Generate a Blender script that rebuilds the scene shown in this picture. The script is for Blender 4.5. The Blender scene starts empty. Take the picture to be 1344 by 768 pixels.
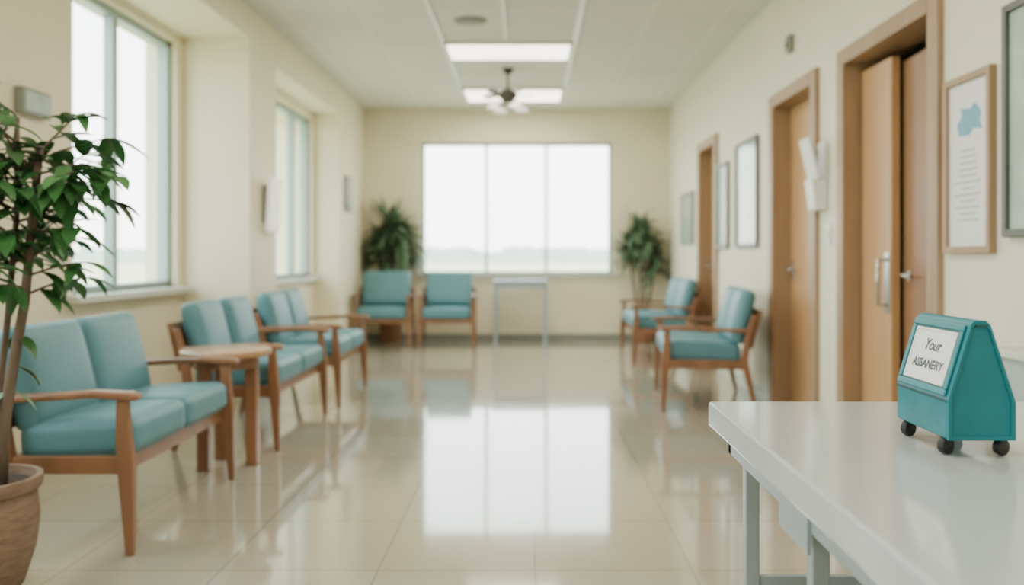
import bpy, bmesh, math, random
from mathutils import Vector, Matrix
random.seed(7)
S = bpy.context.scene
COL = S.collection
def lin(c):
    return tuple(((v/255)/12.92 if v/255<=0.04045 else ((v/255+0.055)/1.055)**2.4) for v in c)
def nm(name):
    m=bpy.data.materials.new(name); m.use_nodes=True
    nt=m.node_tree; b=nt.nodes['Principled BSDF']; return m,nt,b
def mat(name,c,rough=0.5,metal=0.0,var=0.06,scale=6.0,stretch=(1,1,1),bump=0.0,coat=0.0,spec=0.5):
    m,nt,b=nm(name)
    c=lin(c)
    tc=nt.nodes.new('ShaderNodeTexCoord'); mp=nt.nodes.new('ShaderNodeMapping')
    mp.inputs['Scale'].default_value=stretch
    nt.links.new(tc.outputs['Object'],mp.inputs[0])
    n=nt.nodes.new('ShaderNodeTexNoise'); n.inputs['Scale'].default_value=scale; n.inputs['Detail'].default_value=4
    nt.links.new(mp.outputs[0],n.inputs['Vector'])
    r=nt.nodes.new('ShaderNodeValToRGB')
    r.color_ramp.elements[0].position=0.3; r.color_ramp.elements[1].position=0.7
    r.color_ramp.elements[0].color=tuple(v*(1-var) for v in c)+(1,)
    r.color_ramp.elements[1].color=tuple(min(1,v*(1+var)) for v in c)+(1,)
    nt.links.new(n.outputs[0],r.inputs[0]); nt.links.new(r.outputs[0],b.inputs['Base Color'])
    b.inputs['Roughness'].default_value=rough; b.inputs['Metallic'].default_value=metal
    b.inputs['Coat Weight'].default_value=coat; b.inputs['Specular IOR Level'].default_value=spec
    if bump>0:
        bp=nt.nodes.new('ShaderNodeBump'); bp.inputs['Strength'].default_value=bump; bp.inputs['Distance'].default_value=0.01
        nt.links.new(n.outputs[0],bp.inputs['Height']); nt.links.new(bp.outputs[0],b.inputs['Normal'])
    return m
def emis(name,c,s):
    m,nt,b=nm(name); b.inputs['Base Color'].default_value=(1,1,1,1)
    b.inputs['Emission Color'].default_value=c+(1,); b.inputs['Emission Strength'].default_value=s; return m

M={}
M['wall']=mat('wall_paint_cream',(234,225,198),0.6,var=0.02,scale=3,bump=0.02)
M['wallr']=mat('wall_paint_pale',(226,222,204),0.55,var=0.02,scale=3,bump=0.02)
M['trimw']=mat('trim_white',(206,210,200),0.45,var=0.02)
M['frame']=mat('window_frame_aluminium',(150,168,168),0.4,metal=0.2,var=0.03)
M['wood']=mat('chair_wood',(138,96,68),0.4,var=0.22,scale=9,stretch=(1,1,0.25),coat=0.1)
M['woodt']=mat('table_wood',(182,142,108),0.3,var=0.12,scale=8,stretch=(4,1,1),coat=0.2)
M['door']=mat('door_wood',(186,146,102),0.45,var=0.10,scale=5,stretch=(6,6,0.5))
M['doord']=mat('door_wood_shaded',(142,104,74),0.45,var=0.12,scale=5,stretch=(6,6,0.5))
M['doorf']=mat('door_frame_wood',(158,130,102),0.45,var=0.1,scale=5,stretch=(5,5,0.6))
M['teal']=mat('teal_vinyl',(86,136,150),0.5,var=0.06,scale=4,bump=0.05)
M['pot']=mat('clay_pot',(132,108,90),0.75,var=0.18,scale=14,stretch=(1,1,4),bump=0.4)
M['wick']=mat('wicker_pot',(145,102,74),0.7,var=0.3,scale=30,stretch=(1,1,3),bump=0.5)
M['soil']=mat('soil',(60,45,35),0.95,var=0.3,scale=40,bump=0.8)
M['bark']=mat('bark',(104,88,76),0.85,var=0.3,scale=20,stretch=(1,1,.3),bump=0.6)
M['leaf']=mat('leaf_green',(62,110,62),0.36,var=0.4,scale=5)
M['leafb']=mat('palm_leaf_green',(84,112,86),0.5,var=0.3,scale=5)
M['metal']=mat('painted_steel',(166,180,188),0.35,metal=0.3,var=0.03)
M['tabtop']=mat('white_laminate',(186,194,197),0.13,var=0.03,scale=3,coat=0.3)
M['chrome']=mat('brushed_metal',(190,190,188),0.25,metal=0.9,var=0.03)
M['black']=mat('black_rubber',(28,28,30),0.5,var=0.1)
M['darkm']=mat('dark_bronze',(70,66,60),0.45,metal=0.5,var=0.1)
M['sign']=mat('teal_plastic',(6,116,130),0.42,var=0.16,scale=9,bump=0.1)
M['signd']=mat('teal_plastic_edge',(5,74,84),0.45,var=0.1,scale=9)
M['paper']=mat('paper_white',(226,230,230),0.5,var=0.02)
M['ink']=mat('ink_dark',(60,70,80),0.6,var=0.02)
M['inkg']=mat('ink_grey',(176,182,180),0.6,var=0.02)
M['blue']=mat('map_blue',(110,165,195),0.6,var=0.1,scale=30)
M['white']=mat('white_plastic',(230,234,230),0.4,var=0.02)
M['grey']=mat('grey_plastic',(135,138,132),0.5,var=0.05)
M['dframe']=mat('dark_picture_frame',(84,88,82),0.4,var=0.1)
M['pic']=mat('print_pale_green',(176,196,188),0.12,var=0.15,scale=6)
M['cab']=mat('cabinet_laminate',(168,180,176),0.4,var=0.03)
M['panel']=emis('light_panel',(1.0,0.91,0.74),5.0)
M['shade']=emis('lamp_shade_glow',(1.0,0.95,0.85),0.6)
M['panelglow']=emis('wall_panel_glow',(1.0,0.97,0.9),0.35)  # glow added so the white wall panel looks bright
def floor_mat():
    m,nt,b=nm('polished_floor_tile')
    tc=nt.nodes.new('ShaderNodeTexCoord'); mp=nt.nodes.new('ShaderNodeMapping')
    mp.inputs['Location'].default_value=(-0.02+0.55*20,-0.18+0.55*20,0)
    nt.links.new(tc.outputs['Object'],mp.inputs[0])
    br=nt.nodes.new('ShaderNodeTexBrick'); br.offset=0; br.squash=1
    br.inputs['Scale'].default_value=1; br.inputs['Brick Width'].default_value=0.55; br.inputs['Row Height'].default_value=0.55
    br.inputs['Mortar Size'].default_value=0.004; br.inputs['Mortar Smooth'].default_value=0.3; br.inputs['Bias'].default_value=0
    br.inputs['Color1'].default_value=lin((182,175,160))+(1,); br.inputs['Color2'].default_value=lin((175,168,152))+(1,)
    br.inputs['Mortar'].default_value=lin((146,138,121))+(1,)
    nt.links.new(mp.outputs[0],br.inputs['Vector'])
    n=nt.nodes.new('ShaderNodeTexNoise'); n.inputs['Scale'].default_value=2.2; n.inputs['Detail'].default_value=6
    nt.links.new(tc.outputs['Object'],n.inputs['Vector'])
    r=nt.nodes.new('ShaderNodeValToRGB'); r.color_ramp.elements[0].color=(.9,.9,.9,1); r.color_ramp.elements[1].color=(1.06,1.05,1.03,1)
    nt.links.new(n.outputs[0],r.inputs[0])
    mx=nt.nodes.new('ShaderNodeMix'); mx.data_type='RGBA'; mx.blend_type='MULTIPLY'; mx.inputs[0].default_value=1
    nt.links.new(br.outputs['Color'],mx.inputs[6]); nt.links.new(r.outputs[0],mx.inputs[7])
    nt.links.new(mx.outputs[2],b.inputs['Base Color'])
    b.inputs['Roughness'].default_value=0.09; b.inputs['IOR'].default_value=1.55
    b.inputs['Coat Weight'].default_value=0.6; b.inputs['Coat Roughness'].default_value=0.035
    n2=nt.nodes.new('ShaderNodeTexNoise'); n2.inputs['Scale'].default_value=5
    nt.links.new(tc.outputs['Object'],n2.inputs['Vector'])
    bp=nt.nodes.new('ShaderNodeBump'); bp.inputs['Strength'].default_value=0.06; bp.inputs['Distance'].default_value=0.01
    nt.links.new(n2.outputs[0],bp.inputs['Height']); nt.links.new(bp.outputs[0],b.inputs['Normal'])
    return m
M['floor']=floor_mat()
def ceil_mat():
    m,nt,b=nm('ceiling_tile')
    tc=nt.nodes.new('ShaderNodeTexCoord'); mp=nt.nodes.new('ShaderNodeMapping')
    mp.inputs['Location'].default_value=(0.2+0.58*20,0.1+0.6*20,0)
    nt.links.new(tc.outputs['Object'],mp.inputs[0])
    br=nt.nodes.new('ShaderNodeTexBrick'); br.offset=0
    br.inputs['Scale'].default_value=1; br.inputs['Brick Width'].default_value=0.58; br.inputs['Row Height'].default_value=0.6
    br.inputs['Mortar Size'].default_value=0.008; br.inputs['Mortar Smooth'].default_value=0.2
    br.inputs['Color1'].default_value=lin((218,217,207))+(1,); br.inputs['Color2'].default_value=lin((212,211,201))+(1,)
    br.inputs['Mortar'].default_value=lin((232,230,218))+(1,)
    nt.links.new(mp.outputs[0],br.inputs['Vector']); nt.links.new(br.outputs[0],b.inputs['Base Color'])
    b.inputs['Roughness'].default_value=0.8
    return m
M['ceil']=ceil_mat()
def glass_mat():
    m,nt,b=nm('window_glass'); nt.nodes.remove(b)
    o=nt.nodes['Material Output']; t=nt.nodes.new('ShaderNodeBsdfTransparent'); g=nt.nodes.new('ShaderNodeBsdfGlossy')
    g.inputs['Roughness'].default_value=0.02
    mx=nt.nodes.new('ShaderNodeMixShader'); t.inputs[0].default_value=(.95,1,.985,1); mx.inputs[0].default_value=.04
    nt.links.new(t.outputs[0],mx.inputs[1]); nt.links.new(g.outputs[0],mx.inputs[2])
    nt.links.new(mx.outputs[0],o.inputs[0]); return m
M['glass']=glass_mat()

# ---------- helpers ----------
def mkobj(name,verts,faces,m,parent=None,loc=(0,0,0),rot=(0,0,0),smooth=False,bevel=0,seg=2):
    me=bpy.data.meshes.new(name); me.from_pydata([tuple(v) for v in verts],[],faces); me.update()
    bm=bmesh.new(); bm.from_mesh(me); bmesh.ops.recalc_face_normals(bm,faces=bm.faces); bm.to_mesh(me); bm.free()
    o=bpy.data.objects.new(name,me); COL.objects.link(o); o.location=loc; o.rotation_euler=rot
    if m: me.materials.append(M[m] if isinstance(m,str) else m)
    if parent: o.parent=parent
    if smooth:
        for p in me.polygons: p.use_smooth=True
    if bevel>0:
        md=o.modifiers.new('bevel','BEVEL'); md.width=bevel; md.segments=seg; md.limit_method='ANGLE'
    return o
BF=[(0,1,3,2),(4,6,7,5),(0,4,5,1),(2,3,7,6),(0,2,6,4),(1,5,7,3)]
def bverts(x0,x1,y0,y1,z0,z1):
    return [(x,y,z) for x in (x0,x1) for y in (y0,y1) for z in (z0,z1)]
def boxes(name,lst,m,parent=None,bevel=0,**k):
    v=[];f=[]
    for b in lst:
        o=len(v); v+=bverts(*b); f+=[tuple(i+o for i in q) for q in BF]
    return mkobj(name,v,f,m,parent,bevel=bevel,**k)
def box(name,b,m,parent=None,bevel=0.0,**k): return boxes(name,[b],m,parent,bevel,**k)
def empty(name,loc=(0,0,0),rz=0):
    e=bpy.data.objects.new(name,None); COL.objects.link(e); e.location=loc; e.rotation_euler=(0,0,rz); e.empty_display_size=.1; return e
def loft(name,secs,m,parent=None,bevel=0.006,**k):
    v=[];f=[]
    for c,a,b,ax in secs:
        for s,t in ((-1,-1),(1,-1),(1,1),(-1,1)):
            if ax=='z': v.append((c[0]+s*a/2,c[1]+t*b/2,c[2]))
            elif ax=='y': v.append((c[0]+s*a/2,c[1],c[2]+t*b/2))
            else: v.append((c[0],c[1]+s*a/2,c[2]+t*b/2))
    n=len(secs)
    for i in range(n-1):
        for j in range(4):
            f.append((i*4+j,i*4+(j+1)%4,(i+1)*4+(j+1)%4,(i+1)*4+j))
    f.append((0,1,2,3)); f.append(tuple((n-1)*4+j for j in range(4)))
    return mkobj(name,v,f,m,parent,bevel=bevel,**k)
def lathe(name,prof,m,parent=None,seg=32,loc=(0,0,0),rot=(0,0,0),smooth=True):
    v=[];f=[]
    for r,z in prof:
        for i in range(seg):
            a=2*math.pi*i/seg; v.append((r*math.cos(a),r*math.sin(a),z))
    n=len(prof)
    for i in range(n-1):
        for j in range(seg):
            f.append((i*seg+j,i*seg+(j+1)%seg,(i+1)*seg+(j+1)%seg,(i+1)*seg+j))
    if prof[0][0]>1e-4: f.append(tuple(range(seg)))
    if prof[-1][0]>1e-4: f.append(tuple((n-1)*seg+j for j in range(seg)))
    o=mkobj(name,v,f,m,parent,loc,rot,smooth=smooth)
    if smooth:
        md=o.modifiers.new('es','EDGE_SPLIT'); md.split_angle=math.radians(40)
    return o
def tube_data(pts,rad,seg,v,f):
    pts=[Vector(p) for p in pts]; base=len(v)
    for i,p in enumerate(pts):
        d=(pts[min(i+1,len(pts)-1)]-pts[max(i-1,0)]).normalized()
        a=d.cross(Vector((0.3,1,0.1))).normalized(); b=d.cross(a)
        for j in range(seg):
            t=2*math.pi*j/seg; v.append(p+(a*math.cos(t)+b*math.sin(t))*rad[i])
    for i in range(len(pts)-1):
        for j in range(seg):
            f.append((base+i*seg+j,base+i*seg+(j+1)%seg,base+(i+1)*seg+(j+1)%seg,base+(i+1)*seg+j))
    f.append(tuple(base+j for j in range(seg))); f.append(tuple(base+(len(pts)-1)*seg+j for j in range(seg)))
def tube(name,pts,rad,m,parent=None,seg=10):
    if not isinstance(rad,(list,tuple)): rad=[rad]*len(pts)
    v=[];f=[]; tube_data(pts,rad,seg,v,f)
    return mkobj(name,v,f,m,parent,smooth=True)
def cushion(name,size,loc,rot,m,parent,r=0.035,puff=0.018,N=12):
    h=Vector(size)/2
    bm=bmesh.new(); bmesh.ops.create_cube(bm,size=2)
    bmesh.ops.subdivide_edges(bm,edges=bm.edges[:],cuts=N-1,use_grid_fill=True)
    for vt in bm.verts:
        u=[math.sin(c*math.pi/2) for c in vt.co]
        p=Vector((u[i]*h[i] for i in range(3)))
        q=Vector((max(-(h[i]-r),min(h[i]-r,p[i])) for i in range(3)))
        d=p-q
        if d.length>1e-7: p=q+d.normalized()*r
        ii=min(range(3),key=lambda i:size[i])
        o=[i for i in range(3) if i!=ii]
        w=max(0,1-u[o[0]]**2)*max(0,1-u[o[1]]**2)
        p[ii]+=(1 if u[ii]>0 else -1)*puff*math.sqrt(w)*abs(u[ii])
        vt.co=p
    me=bpy.data.meshes.new(name); bm.to_mesh(me); bm.free()
    for pl in me.polygons: pl.use_smooth=True
    o=bpy.data.objects.new(name,me); COL.objects.link(o); me.materials.append(M[m]); o.location=loc; o.rotation_euler=rot; o.parent=parent
    return o

# ---------- room shell ----------
XL1,XL0,XR,YB,YF,H=-2.66,-2.15,1.81,10.9,-2.6,3.01
XO=-2.9
def wall_y(name,x0,x1,y0,y1,z0,z1,ops,m):
    ys=sorted(set([y0,y1]+[o[0] for o in ops]+[o[1] for o in ops])); zs=sorted(set([z0,z1]+[o[2] for o in ops]+[o[3] for o in ops]))
    L=[]
    for i in range(len(ys)-1):
        for j in range(len(zs)-1):
            cy=(ys[i]+ys[i+1])/2; cz=(zs[j]+zs[j+1])/2
            if any(o[0]<cy<o[1] and o[2]<cz<o[3] for o in ops): continue
            L.append((x0,x1,ys[i],ys[i+1],zs[j],zs[j+1]))
    return L
box('floor',(XO,3.6,YF-.2,YB+.2,-0.2,0),'floor')
box('ceiling',(XO,3.6,YF-.2,YB+.2,H,H+.15),'ceil')
L=wall_y('',XO,XL1,YF,6.43,0,H,[(4.88,6.32,.87,2.71),(2.0,3.6,.87,2.71),(-1.2,0.6,.87,2.71)],'wall')
L+=wall_y('',XO,-2.43,7.10,9.46,0,H,[(7.35,9.38,.87,2.62)],'wall')
L+=[(XL1,XL0,YF,6.43,2.77,H),(XO,XL0,6.43,7.10,0,H),(-2.43,XL0,7.10,9.46,2.70,H),(XO,XL0,9.46,YB,0,H)]
boxes('wall_left',L,'wall')
WX0,WX1,WZ0,WZ1=-1.407,1.07,.862,2.577
boxes('wall_back',[(XO,WX0,YB,YB+.2,0,H),(WX1,3.6,YB,YB+.2,0,H),(WX0,WX1,YB,YB+.2,0,WZ0),(WX0,WX1,YB,YB+.2,WZ1,H)],'wall')
box('wall_front',(XO,3.6,YF-.2,YF,0,H),'wall')
doors=[(3.75,4.78),(5.32,6.17),(8.11,8.85)]
L=wall_y('',XR,XR+.2,YF,YB,0,H,[(a,b,0,2.2) for a,b in doors],'wallr')
boxes('wall_right',L,'wallr')
box('wall_side_room',(3.4,3.6,YF,YB,0,H),'wallr')
boxes('wall_side_room_partition',[(XR+.2,3.4,3.2,3.3,0,H),(XR+.2,3.4,5.1,5.2,0,H)],'wallr')
boxes('baseboard_right',[(XR-.015,XR,YF,doors[0][0]-.1,0,.09),(XR-.015,XR,4.88,5.23,0,.09),(XR-.015,XR,6.26,8.03,0,.09),(XR-.015,XR,8.93,YB,0,.09)],'trimw')
box('baseboard_back',(XL0,XR,YB-.015,YB,0,.09),'grey')
boxes('baseboard_left',[(XL1,XL1+.015,YF,6.43,0,.09),(XL0,XL0+.015,6.43,7.10,0,.09),(-2.43,-2.415,7.1,9.46,0,.09),(XL0,XL0+.015,9.46,YB,0,.09)],'trimw')
boxes('trim_sill_left',[(XL1-.14,XL1+.09,4.78,6.4,.825,.87),(XL1-.14,XL1+.09,1.9,3.7,.825,.87),(-2.57,-2.36,7.25,9.44,.825,.87)],'trimw',bevel=.006)
box('trim_sill_back',(WX0-.04,WX1+.04,YB-.05,YB+.12,WZ0-.035,WZ0),'trimw',bevel=.005)
def window_y(name,x,y0,y1,z0,z1,mull,t=.045):
    e=empty(name,(x,(y0+y1)/2,z0))
    yc=(y0+y1)/2
    L=[(-.05,.03,y0-yc,y0-yc+t,0,z1-z0),(-.05,.03,y1-yc-t,y1-yc,0,z1-z0),(-.05,.03,y0-yc,y1-yc,0,t),(-.05,.03,y0-yc,y1-yc,z1-z0-t,z1-z0)]
    for m in mull: L.append((-.045,.025,m-yc-.03,m-yc+.03,t,z1-z0-t))
    boxes('frame',L,'frame',e,bevel=.004)
    yy0,yy1=y0-yc+t,y1-yc-t
    mkobj('glass',[(-.01,yy0,t),(-.01,yy1,t),(-.01,yy1,z1-z0-t),(-.01,yy0,z1-z0-t)],[(0,1,2,3)],'glass',e)
    return e
window_y('window_1',XL1-.08,4.88,6.32,.87,2.71,[5.5])
window_y('window_2',-2.43-.08,7.35,9.38,.87,2.62,[8.2,8.85])
window_y('added_window_4',XL1-.08,2.0,3.6,.87,2.71,[2.8])  # unseen window added to let more light in from the left
window_y('window_5',XL1-.08,-1.2,.6,.87,2.71,[-.3])
e=empty('window_3',(0,YB+.08,WZ0))
hz=WZ1-WZ0
L=[(WX0,WX0+.035,-.03,.05,0,hz),(WX1-.035,WX1,-.03,.05,0,hz),(WX0,WX1,-.03,.05,0,.035),(WX0,WX1,-.03,.05,hz-.035,hz)]
for px in (638,717):
    x=(px-695)/100.9; L.append((x-.018,x+.018,-.025,.045,.035,hz-.035))
boxes('frame',L,'frame',e,bevel=.003)
mkobj('glass',[(WX0+.035,.01,.035),(WX1-.035,.01,.035),(WX1-.035,.01,hz-.035),(WX0+.035,.01,hz-.035)],[(0,1,2,3)],'glass',e)
# doors
def handle(e,x,y,z):
    lathe('handle_rose',[(0,0),(.026,0),(.026,.012),(0,.012)],'chrome',e,16,(x,y,z),(0,-math.pi/2,0))
    tube('handle_lever',[(x-.01,y,z),(x-.05,y,z),(x-.055,y-.015,z),(x-.055,y-.11,z)],.009,'chrome',e)
for i,(a,b) in enumerate(doors):
    f=.09
    boxes('trim_%d'%(i+1),[(XR-.03,XR+.2,a-f,a+.012,0,2.28),(XR-.03,XR+.2,b-.012,b+f,0,2.28),(XR-.03,XR+.2,a+.012,b-.012,2.19,2.28)],'doorf',bevel=.006)
    e=empty('door_%d'%(i+1),(XR+(.075 if i==0 else .11),(a+b)/2,0))
    w=(b-a)/2-.014
    if i==0:
        box('leaf_fixed',(0,.045,w-.40,w-.015,.005,2.14),'door',e,bevel=.003)
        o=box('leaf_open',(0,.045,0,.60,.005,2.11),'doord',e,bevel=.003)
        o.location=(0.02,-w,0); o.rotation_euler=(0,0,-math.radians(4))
        boxes('push_plate',[(-.006,0,w-.385,w-.325,.80,1.12)],'chrome',e,bevel=.002)
        tube('pull_handle',[(-.005,w-.355,.84),(-.05,w-.355,.84),(-.05,w-.355,1.08),(-.005,w-.355,1.08)],.011,'chrome',e)
        g=empty('h'); g.parent=e; g.name='handle_set'; g.location=(0.055,w-.50,0); handle(g,0,0,1.0)
    else:
        box('leaf',(0,.045,-w,w,.005,2.185),'door',e,bevel=.003)
        handle(e,0,w-.07,1.0); box('lock_plate',(-.006,0,w-.1,w-.04,.92,1.06),'chrome',e,bevel=.002)
# ---------- ceiling items ----------
for i,(y0,y1) in enumerate([(7.46,8.07),(9.5,10.25),(5.2,5.8),(3.0,3.6),(.8,1.4),(-1.4,-.8)]):  # panels nearer than the visible pair are unseen, added for fill light
    cx=-.19
    e=empty('ceiling_or_fill_light_panel',(cx,(y0+y1)/2,H))
    h=(y1-y0)/2
    box('diffuser',(-.55,.55,-h+.02,h-.02,-.022,-.004),'panel',e)
    boxes('housing',[(-.57,-.55,-h,h,-.03,0),(.55,.57,-h,h,-.03,0),(-.57,.57,-h,-h+.02,-.03,0),(-.57,.57,h-.02,h,-.03,0)],'white',e)
    ld=bpy.data.lights.new('panel_lamp','AREA'); ld.shape='RECTANGLE'; ld.size=1.08; ld.size_y=2*h-.06; ld.energy=24; ld.color=(1,.92,.78)
    lo=bpy.data.objects.new('panel_lamp',ld); COL.objects.link(lo); lo.parent=e; lo.location=(0,0,-.04)
boxes('trim_ceiling_rail',[(-.79,-.755,YF,10.3,H-.012,H),(.385,.42,YF,10.3,H-.012,H),(-.215,-.19,YF,7.4,H-.012,H)],'white')
e=empty('ceiling_vent',(-.48,6.8,H))
lathe('cover',[(0,-.03),(.06,-.03),(.13,-.012),(.14,0),(0,0)],'grey',e,24)
# fan
e=empty('ceiling_fan',(-.22,8.55,H))
lathe('canopy',[(0,-.06),(.03,-.055),(.055,-.02),(.06,0),(0,0)],'darkm',e,20)
tube('downrod',[(0,0,-.03),(0,0,-.22)],.013,'darkm',e)
lathe('motor',[(0,-.34),(.05,-.335),(.09,-.30),(.10,-.26),(.07,-.225),(.02,-.21),(0,-.21)],'darkm',e,24)
v=[];f=[]
for k in range(5):
    a=k*2*math.pi/5+.2; ca,sa=math.cos(a),math.sin(a)
    P=[(.09,-.018),(.14,-.03),(.26,-.042),(.29,0),(.26,.042),(.14,.03),(.09,.018)]
    b=len(v)
    for dz in (0,.008):
        for (r,t) in P: v.append((r*ca-t*sa,r*sa+t*ca,-.27+dz+t*.25))
    n=len(P); f.append(tuple(b+i for i in range(n))); f.append(tuple(b+n+i for i in range(n)))
    for i in range(n): f.append((b+i,b+(i+1)%n,b+n+(i+1)%n,b+n+i))
mkobj('blades',v,f,'darkm',e)
for k in range(4):
    a=k*math.pi/2+.5; x,y=.16*math.cos(a),.16*math.sin(a)
    tube('lamp_arm_%d'%(k+1),[(0,0,-.33),(x*.6,y*.6,-.36),(x,y,-.37)],.008,'darkm',e,8)
    lathe('lamp_shade_%d'%(k+1),[(.015,-.37),(.045,-.385),(.075,-.42),(.07,-.42),(.04,-.39),(0,-.38)],'shade',e,18,(x,y,0))

# ---------- seating ----------
def seat_unit(name,loc,rz,n=2,sw=.50,depth=.58,bt=.83,back_h=.40,arm=.585,gap=.012):
    e=empty(name,loc,rz)
    L=n*sw; hx=L/2+.028
    for i in range(n):
        cx=-L/2+sw*(i+.5)
        cushion('seat_cushion_%d'%(i+1),(sw-.008,depth-.03,.125),(cx,-.025+(depth-.03)/2-.01,.415),(math.radians(-2.5),0,0),'teal',e)
        bh=back_h
        cushion('back_cushion_%d'%(i+1),(sw-gap,.095,bh),(cx,depth-.05,bt-bh/2*.98),(math.radians(-14),0,0),'teal',e,r=.04,puff=.02)
    for s,k in ((-1,1),(1,2)):
        x=s*hx
        loft('front_leg_%d'%k,[((x+s*.005,-.035,0),.026,.03,'z'),((x,-.02,.33),.044,.06,'z'),((x,-.01,.44),.04,.052,'z'),((x,-.005,arm-.015),.034,.04,'z')],'wood',e)
        loft('back_leg_%d'%k,[((x+s*.005,depth+.03,0),.026,.03,'z'),((x,depth-.05,.36),.04,.055,'z'),((x,depth-.03,.5),.036,.045,'z'),((x,depth+.02,arm+.1),.03,.035,'z')],'wood',e)
        loft('armrest_%d'%k,[((x,-.07,arm-.004),.046,.022,'y'),((x,-.04,arm),.062,.03,'y'),((x,.1,arm+.008),.062,.028,'y'),((x,depth*.6,arm-.004),.05,.028,'y'),((x,depth+.01,arm-.015),.04,.028,'y')],'wood',e,bevel=.009)
        box('side_rail_%d'%k,(x-.014,x+.014,0,depth-.03,.30,.365),'wood',e,bevel=.004)
    box('front_rail',(-hx,hx,.0,.03,.295,.36),'wood',e,bevel=.005)
    box('back_rail',(-hx,hx,depth-.08,depth-.05,.295,.36),'wood',e,bevel=.005)
    o=box('back_board',(-hx,hx,-.008,.008,-.14,.14),'wood',e,bevel=.004); o.location=(0,depth+.035,.58); o.rotation_euler=(math.radians(-14),0,0)
    return e
R=math.pi/2
seat_unit('waiting_bench',(-1.50,3.60,0),R,2,.49,depth=.47)
seat_unit('waiting_bench',(-1.46,5.29,0),R,2,.52,depth=.52,gap=.10)
seat_unit('waiting_bench',(-1.42,6.58,0),R,2,.46,depth=.55)
seat_unit('waiting_bench',(1.03,6.42,0),-R-.10,2,.45,depth=.58,bt=.86)
seat_unit('waiting_bench',(1.09,9.05,0),-R,2,.52,depth=.58,bt=.86)
seat_unit('waiting_armchair',(-1.76,9.95,0),0,1,.60,depth=.42,bt=.91,back_h=.43,arm=.62)
seat_unit('waiting_armchair',(-.99,9.95,0),0,1,.58,depth=.42,bt=.91,back_h=.43,arm=.62)

# round side table
e=empty('round_side_table',(-1.60,4.425,0))
lathe('top',[(0,.575),(.215,.575),(.23,.582),(.233,.595),(.23,.606),(.22,.61),(0,.61)],'woodt',e,48)
for k,a in enumerate((.0,2.09,4.19)):
    x,y=.14*math.cos(a),.14*math.sin(a)
    loft('leg_%d'%(k+1),[((x,y,0),.06,.06,'z'),((x*.98,y*.98,.3),.062,.062,'z'),((x*.95,y*.95,.58),.058,.058,'z')],'wood',e)
lathe('lower_ring',[(.10,.515),(.165,.515),(.165,.575),(.10,.575)],'wood',e,32)

# back metal table
e=empty('metal_side_table',(-.115,10.5,0))
box('top',(-.34,.34,-.2,.2,.765,.80),'metal',e,bevel=.005)
for k,(x,y) in enumerate(((-.31,-.17),(.31,-.17),(-.31,.17),(.31,.17))): box('leg_%d'%(k+1),(x-.018,x+.018,y-.018,y+.018,0,.765),'metal',e,bevel=.003)
boxes('rails',[(-.31,.31,-.18,-.16,.70,.765),(-.31,.31,.16,.18,.70,.765),(-.32,-.3,-.17,.17,.12,.15),(.3,.32,-.17,.17,.12,.15)],'metal',e)

# ---------- plants ----------
def leaf_data(v,f,base,d,up,L,W,droop,n=6,fold=.25):
    d=Vector(d).normalized(); s=d.cross(Vector(up))
    if s.length<1e-3: s=Vector((1,0,0))
    s.normalize(); u=s.cross(d).normalized()
    b=len(v); p=Vector(base)
    for i in range(n+1):
        t=i/n; w=W/2*(math.sin(math.pi*min(1,t**.8*.98+.02)))**.85
        if i==n: w=W*.01
        c=p.copy()
        v.append(c-s*w+u*w*fold); v.append(c); v.append(c+s*w+u*w*fold)
        d=(d+Vector((0,0,-1))*droop/n).normalized(); u=s.cross(d).normalized(); p=p+d*(L/n)
    for i in range(n):
        a=b+i*3
        f.append((a,a+1,a+4,a+3)); f.append((a+1,a+2,a+5,a+4))
e=empty('potted_ficus',(-1.80,2.74,0))
lathe('pot',[(0,0),(.115,0),(.13,.02),(.165,.14),(.175,.24),(.168,.315),(.163,.33),(.18,.335),(.185,.355),(.183,.375),(.165,.375),(.158,.345),(0,.34)],'pot',e,40)
lathe('soil',[(0,.355),(.10,.355),(.158,.347),(.157,.341),(0,.341)],'soil',e,32)
tv=[];tf=[];lv=[];lf=[]
trunks=[[(.09,-.03,.34),(.10,-.03,.55),(.125,-.02,.75),(.15,0,.95),(.17,0,1.17),(.20,.0,1.46)],
        [(-.02,.02,.34),(-.01,.03,.6),(-.05,.03,.85),(-.02,.02,1.15),(-.04,.0,1.54)],
        [(.07,.0,.34),(.05,.02,.62),(.07,.04,.9),(.10,.04,1.25),(.10,.04,1.56)]]
for t,r0 in zip(trunks,(.020,.014,.013)):
    tube_data(t,[r0*(1-.5*i/len(t)) for i in range(len(t))],8,tv,tf)
def rv(a): return Vector((random.uniform(-a,a),random.uniform(-a,a),random.uniform(-a,a)))
for ti,t in enumerate(trunks):
    pts=[Vector(p) for p in t]
    for k in range(16):
        q=random.uniform(.60,1.0)*(len(pts)-1); i=min(int(q),len(pts)-2); p=pts[i].lerp(pts[i+1],q-i)
        a=random.uniform(0,2*math.pi); d=Vector((math.cos(a)+.2,math.sin(a)*.8,random.uniform(.1,1.0))).normalized()
        Lb=random.uniform(.14,.30) ; br=[p.copy()]; n=4
        for j in range(n):
            p=p+d*Lb/n; br.append(p.copy()); d=(d+rv(.14)+Vector((0,0,-.05))).normalized()
        tube_data(br,[.005-.0006*j for j in range(n+1)],5,tv,tf)
        for j in range(1,n+1):
            for rep in range(2 if j<n else 3):
                la=random.uniform(0,2*math.pi)
                ld=(d*.6+Vector((math.cos(la),math.sin(la),random.uniform(-.5,.35)))*.9)
                leaf_data(lv,lf,br[j],ld,(0,0,1),random.uniform(.10,.16),random.uniform(.042,.058),random.uniform(.5,1.4))
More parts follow.
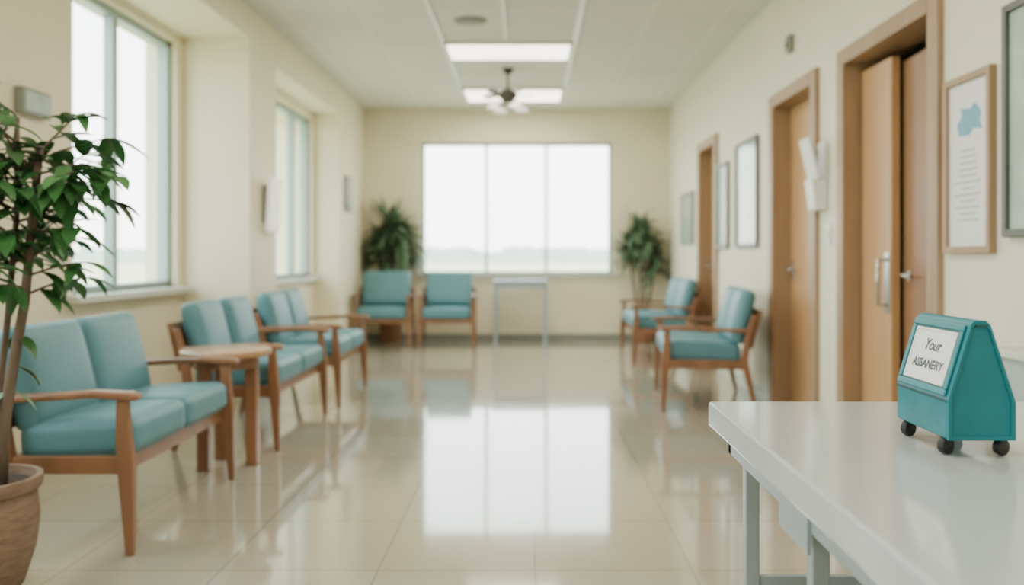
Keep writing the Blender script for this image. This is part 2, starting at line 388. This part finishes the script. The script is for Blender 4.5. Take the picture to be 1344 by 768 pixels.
for (px,pz) in ((.12,.74),(.10,.66),(.13,.84),(-.02,.75)):
    for k in range(2):
        la=random.uniform(0,6.28); leaf_data(lv,lf,(px,0,pz),(math.cos(la),math.sin(la)*.7,-.3),(0,0,1),.11,.045,1)
mkobj('trunk',tv,tf,'bark',e,smooth=True)
mkobj('leaves',lv,lf,'leaf',e,smooth=True)

def palm(name,loc,zs,R0,potm='wick'):
    e=empty(name,loc)
    lathe('pot',[(0,0),(.12,0),(.13,.03),(.15,.3),(.155,.33),(.14,.33),(.13,.29),(0,.29)],potm,e,28)
    lathe('soil',[(0,.305),(.13,.30),(.13,.29),(0,.29)],'soil',e,24)
    tv=[];tf=[];lv=[];lf=[]
    for k,z in enumerate(zs):
        x,y=(k/(len(zs)-1)-.5)*.22,random.uniform(-.04,.04)
        top=Vector((x*1.6,y,z)); mid=Vector((x,y,z*.6))
        tube_data([(x*.4,y*.4,.29),mid,top],[.018,.016,.012],8,tv,tf)
        for j in range(60):
            a=random.uniform(0,6.283); el=random.uniform(-.4,1.25)
            p=top-(Vector((0,0,random.uniform(0,.25))))
            leaf_data(lv,lf,p,(math.cos(a)*math.cos(el),math.sin(a)*.35*math.cos(el),math.sin(el)),(0,0,1),random.uniform(.6,1.1)*R0,.06,random.uniform(.6,1.8),n=7,fold=.3)
    xmin=XL0+.02-loc[0]; xmax=XR-.02-loc[0]; ymax=YB-.02-loc[1]; ymin=-.20
    for p in lv:
        p.x=max(xmin,min(xmax,p.x)); p.y=min(ymax,max(ymin,p.y))
    mkobj('stems',tv,tf,'bark',e,smooth=True); mkobj('leaves',lv,lf,'leafb',e,smooth=True)
    return e
palm('potted_dracaena',(-1.77,10.71,0),[1.25,1.55,1.5,1.35],.42)
palm('potted_dracaena',(1.44,10.71,0),[1.25,1.52,1.4,1.1],.32)

# ---------- foreground table ----------
e=empty('white_counter_table',(.43,.3,0))
box('top',(0,1.30,-.9,1.72,.69,.75),'tabtop',e,bevel=.008,seg=3)
boxes('apron',[(.04,.065,-.86,1.68,.635,.69),(.04,1.26,1.655,1.68,.635,.69),(1.235,1.26,-.86,1.68,.635,.69)],'metal',e,bevel=.002)
L=[]
for yy in (1.63,1.18,-.8):
    for xx in (.08,1.215): L.append((xx-.016,xx+.016,yy-.016,yy+.016,0,.69))
L+=[(.08,1.215,1.62,1.64,.34,.365),(.08,1.215,-.81,-.79,.34,.365),(.072,.088,-.8,1.63,.665,.69)]
boxes('legs',L,'metal',e,bevel=.003)
box('side_bracket',(.034,.04,1.1,1.26,.60,.69),'metal',e)

# teal house shaped sign box on casters
e=empty('desk_sign_box',(.785,1.555,.75))
yl,yh=-.10,.10
b0,b1,b2=.03,.10,.238
prof=[(-.06,b0),(.058,b0),(.058,b1-.005),(.014,b2-.008),(.006,b2),(-.014,b2),(-.02,b2-.006),(-.06,b1)]
v=[(x,yl,z) for x,z in prof]+[(x,yh,z) for x,z in prof]; n=len(prof)
f=[tuple(range(n)),tuple(range(n,2*n))]+[(i,(i+1)%n,n+(i+1)%n,n+i) for i in range(n)]
mkobj('body',v,f,'sign',e,bevel=.005,seg=3)
# raised rim following the gable outline
inner=[(x*.88-.0005,b0+.006+(z-b0)*.93) for x,z in prof]
v=[(x,yl-.004,z) for x,z in prof]+[(x,yl-.004,z) for x,z in inner]+[(x,yl+.002,z) for x,z in prof]+[(x,yl+.002,z) for x,z in inner]
f=[]
for i in range(n):
    j=(i+1)%n
    f+=[(i,j,n+j,n+i),(2*n+i,2*n+j,3*n+j,3*n+i),(i,j,2*n+j,2*n+i),(n+i,n+j,3*n+j,3*n+i)]
mkobj('gable_rim',v,f,'sign',e,bevel=.001)
p0=Vector((-.06,0,b1)); p1=Vector((-.02,0,b2-.006)); sd=(p1-p0); sl=sd.length; sd.normalize(); nn=Vector((-sd.z,0,sd.x))
g=empty('sign_face'); g.parent=e
mtx=Matrix((( 0,sd.x,nn.x,(p0.x+p1.x)/2),(-1,sd.y,nn.y,0),(0,sd.z,nn.z,(p0.z+p1.z)/2),(0,0,0,1)))
g.matrix_local=mtx
hw,hh=.094,sl/2-.004
def fr(a,b,c,d,t): return [(-a,a,-b,-d,0,t),(-a,a,d,b,0,t),(-a,-c,-d,d,0,t),(c,a,-d,d,0,t)]
boxes('face_border',fr(hw,hh,.080,hh-.012,.005),'sign',g,bevel=.002)
box('card',(-.078,.078,-hh+.014,hh-.014,.0,.002),'paper',g)
boxes('card_recess',fr(.080,hh-.012,.0765,hh-.0155,.003),'signd',g)
boxes('card_border',fr(.0765,hh-.0155,.073,hh-.019,.0035),'white',g)
def text(body,loc,size,m,parent,shear=0,rot=(0,0,0)):
    c=bpy.data.curves.new('lettering','FONT'); c.body=body; c.size=size; c.align_x='CENTER'; c.align_y='CENTER'; c.extrude=.0002; c.shear=shear; c.offset=.0004
    o=bpy.data.objects.new('lettering',c); COL.objects.link(o); c.materials.append(M[m]); o.parent=parent; o.location=loc; o.rotation_euler=rot; return o
text('Your',(0,.018,.0025),.030,'ink',g,.3)
text('ASSANERY',(0,-.018,.0025),.024,'ink',g,.1)
box('handle_slot',(-.012,.008,yl-.0045,yl+.004,b2-.012,b2-.007),'signd',e)
boxes('base_trim',[(-.0605,-.057,-.1,.1,b1-.006,b1)],'signd',e,bevel=.001)
for k,(x,y) in enumerate(((-.05,-.075),(.042,-.085),(-.048,.075),(.042,.075))):
    lathe('caster_%d'%(k+1),[(0,-.008),(.009,-.008),(.0145,-.006),(.0155,0),(.0145,.006),(.009,.008),(0,.008)],'black',e,20,(x,y,.0155),(math.pi/2,0,.4))
    box('caster_fork_%d'%(k+1),(x-.006,x+.006,y-.006,y+.006,.02,.034),'black',e)

# low cabinet near right wall
e=empty('low_cabinet',(1.655,2.42,0))
box('body',(-.15,.135,-.32,.30,.04,.78),'cab',e,bevel=.006)
box('top',(-.165,.135,-.33,.31,.78,.805),'trimw',e,bevel=.004)
boxes('door_gap',[(-.152,-.149,-.01,-.004,.06,.76)],'grey',e)
box('plinth',(-.12,.13,-.3,.28,0,.04),'grey',e)

# ---------- wall items ----------
def wframe(name,y0,y1,z0,z1,fm,pm,t=.03,xw=XR,extra=None):
    e=empty(name,(xw,(y0+y1)/2,(z0+z1)/2)); a=(y1-y0)/2; b=(z1-z0)/2
    boxes('frame',[(-.03,-.002,-a,-a+t,-b,b),(-.03,-.002,a-t,a,-b,b),(-.03,-.002,-a+t,a-t,-b,-b+t),(-.03,-.002,-a+t,a-t,b-t,b)],fm,e,bevel=.003)
    box('print',(-.014,-.002,-a+t,a-t,-b+t,b-t),pm,e)
    return e
e=wframe('framed_poster',3.245,3.615,1.11,1.845,'doorf','paper')
pts=[(.07,.12),(.09,.17),(.05,.2),(.06,.235),(-.02,.225),(-.05,.245),(-.1,.2),(-.085,.165),(-.11,.13),(-.04,.14),(-.01,.115)]
v=[(-.0152,y,z) for y,z in pts]; mkobj('map_shape',v,[tuple(range(len(pts)))],'blue',e)
L=[]
zz=.06
for k in range(12):
    w=random.uniform(.05,.11); L.append((-.0152,-.0142,-w*.9,w,zz-.008,zz)); zz-=.026
boxes('print_lines',L,'inkg',e)
wframe('framed_picture',2.62,3.165,1.17,2.04,'dframe','pic')
wframe('framed_picture',6.60,7.28,1.17,2.06,'dframe','pic')
wframe('framed_picture',7.58,8.0,1.17,1.96,'dframe','pic')
wframe('framed_picture',9.2,9.9,1.23,1.82,'grey','pic')
e=empty('leaflet_dispenser',(XR,5.28-.13,1.38))
box('back_plate',(-.02,-.001,-.06,.06,0,.42),'white',e,bevel=.004)
loft('lower_bin',[((-.04,0,0),.07,.13,'z'),((-.052,0,.19),.095,.14,'z')],'white',e,bevel=.006)
o=box('upper_panel',(-.02,.0,-.09,.09,0,.26),'paper',e,bevel=.005); o.location=(-.05,.0,.19); o.rotation_euler=(0,math.radians(-13),0)
e=empty('light_switch',(XR,5.06,1.23)); box('plate',(-.012,-.001,-.035,.035,-.06,.06),'white',e,bevel=.003); box('rocker',(-.018,-.01,-.012,.012,-.025,.025),'trimw',e,bevel=.002)
e=empty('wall_sensor',(XR,5.77,2.56)); box('case',(-.04,-.001,-.04,.04,-.06,.06),'grey',e,bevel=.01); box('lens',(-.048,-.038,-.02,.02,-.03,.01),'darkm',e,bevel=.004)
e=empty('wall_panel',(XL0,6.82,1.52))
box('mount',(.001,.05,-.09,.09,-.15,.15),'grey',e,bevel=.005)
o=box('diffuser',(.05,.085,-.14,.14,-.22,.22),'panelglow',e,bevel=.012); o.rotation_euler=(0,math.radians(3),0)
e=empty('wall_notice_frame',(XL0,9.85,1.83)); box('frame',(.001,.03,-.16,.16,-.21,.21),'grey',e,bevel=.005); box('print',(.03,.034,-.13,.13,-.18,.18),'pic',e)
e=empty('wall_notice_plate',(XL1,4.45,1.91)); box('plate',(.001,.05,-.13,.13,-.07,.07),'grey',e,bevel=.008); box('face',(.05,.055,-.11,.11,-.05,.05),'pic',e)

# ---------- outside ----------
mg=mat('dry_field',(200,194,160),0.9,var=0.12,scale=.05)
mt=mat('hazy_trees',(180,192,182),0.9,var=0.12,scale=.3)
mkobj('ground_outside',[(-400,-300,-.5),(400,-300,-.5),(400,500,-.5),(-400,500,-.5)],[(0,1,2,3)],mg)
v=[];f=[]
def treeline(P0,P1,n,hm):
    b=len(v); h=hm*.7
    for i in range(n+1):
        t=i/n; x=P0[0]+(P1[0]-P0[0])*t; y=P0[1]+(P1[1]-P0[1])*t
        h=.75*h+.25*hm*random.uniform(.3,1.15)
        v.append((x,y,-.6)); v.append((x,y,h)); v.append((x*1.05,y*1.05,-.6))
    for i in range(n):
        a=b+i*3; f.append((a,a+3,a+4,a+1)); f.append((a+1,a+4,a+5,a+2))
treeline((-120,220),(120,220),300,4.2); treeline((-220,-60),(-220,260),300,4.2)
mkobj('distant_treeline',v,f,mt,smooth=True)

# ---------- world & light ----------
w=bpy.data.worlds.new('sky'); S.world=w; w.use_nodes=True; nt=w.node_tree
bg=nt.nodes['Background']; tc=nt.nodes.new('ShaderNodeTexCoord'); sp=nt.nodes.new('ShaderNodeSeparateXYZ'); r=nt.nodes.new('ShaderNodeValToRGB')
nt.links.new(tc.outputs['Generated'],sp.inputs[0]); nt.links.new(sp.outputs['Z'],r.inputs[0]); nt.links.new(r.outputs[0],bg.inputs[0])
r.color_ramp.elements[0].color=(1.0,.985,.91,1); r.color_ramp.elements[0].position=0.0
r.color_ramp.elements[1].color=(.82,.98,1.0,1); r.color_ramp.elements[1].position=0.5
bg.inputs[1].default_value=8.0
def portal(loc,rot,sx_,sy_):
    ld=bpy.data.lights.new('window_portal','AREA'); ld.shape='RECTANGLE'; ld.size=sx_; ld.size_y=sy_; ld.cycles.is_portal=True
    o=bpy.data.objects.new('window_portal',ld); COL.objects.link(o); o.location=loc; o.rotation_euler=rot
for y0,y1,x in ((4.88,6.32,XL1-.15),(2.0,3.6,XL1-.15),(-1.2,.6,XL1-.15),(7.35,9.38,-2.6)):
    portal((x,(y0+y1)/2,1.79),(0,-R,0),1.84,y1-y0)
portal(((WX0+WX1)/2,YB+.17,(WZ0+WZ1)/2),(-R,0,0),WX1-WX0,hz)

cd=bpy.data.cameras.new('camera'); cam=bpy.data.objects.new('camera',cd); COL.objects.link(cam)
cam.location=(0,0,1.1); cam.rotation_euler=(R,0,0)
cd.sensor_width=36; cd.lens=1100/1344*36; cd.shift_x=-23/1344; cd.shift_y=-48/1344; cd.clip_end=1000
cd.dof.use_dof=True; cd.dof.focus_distance=1.8; cd.dof.aperture_fstop=1.8
S.camera=cam
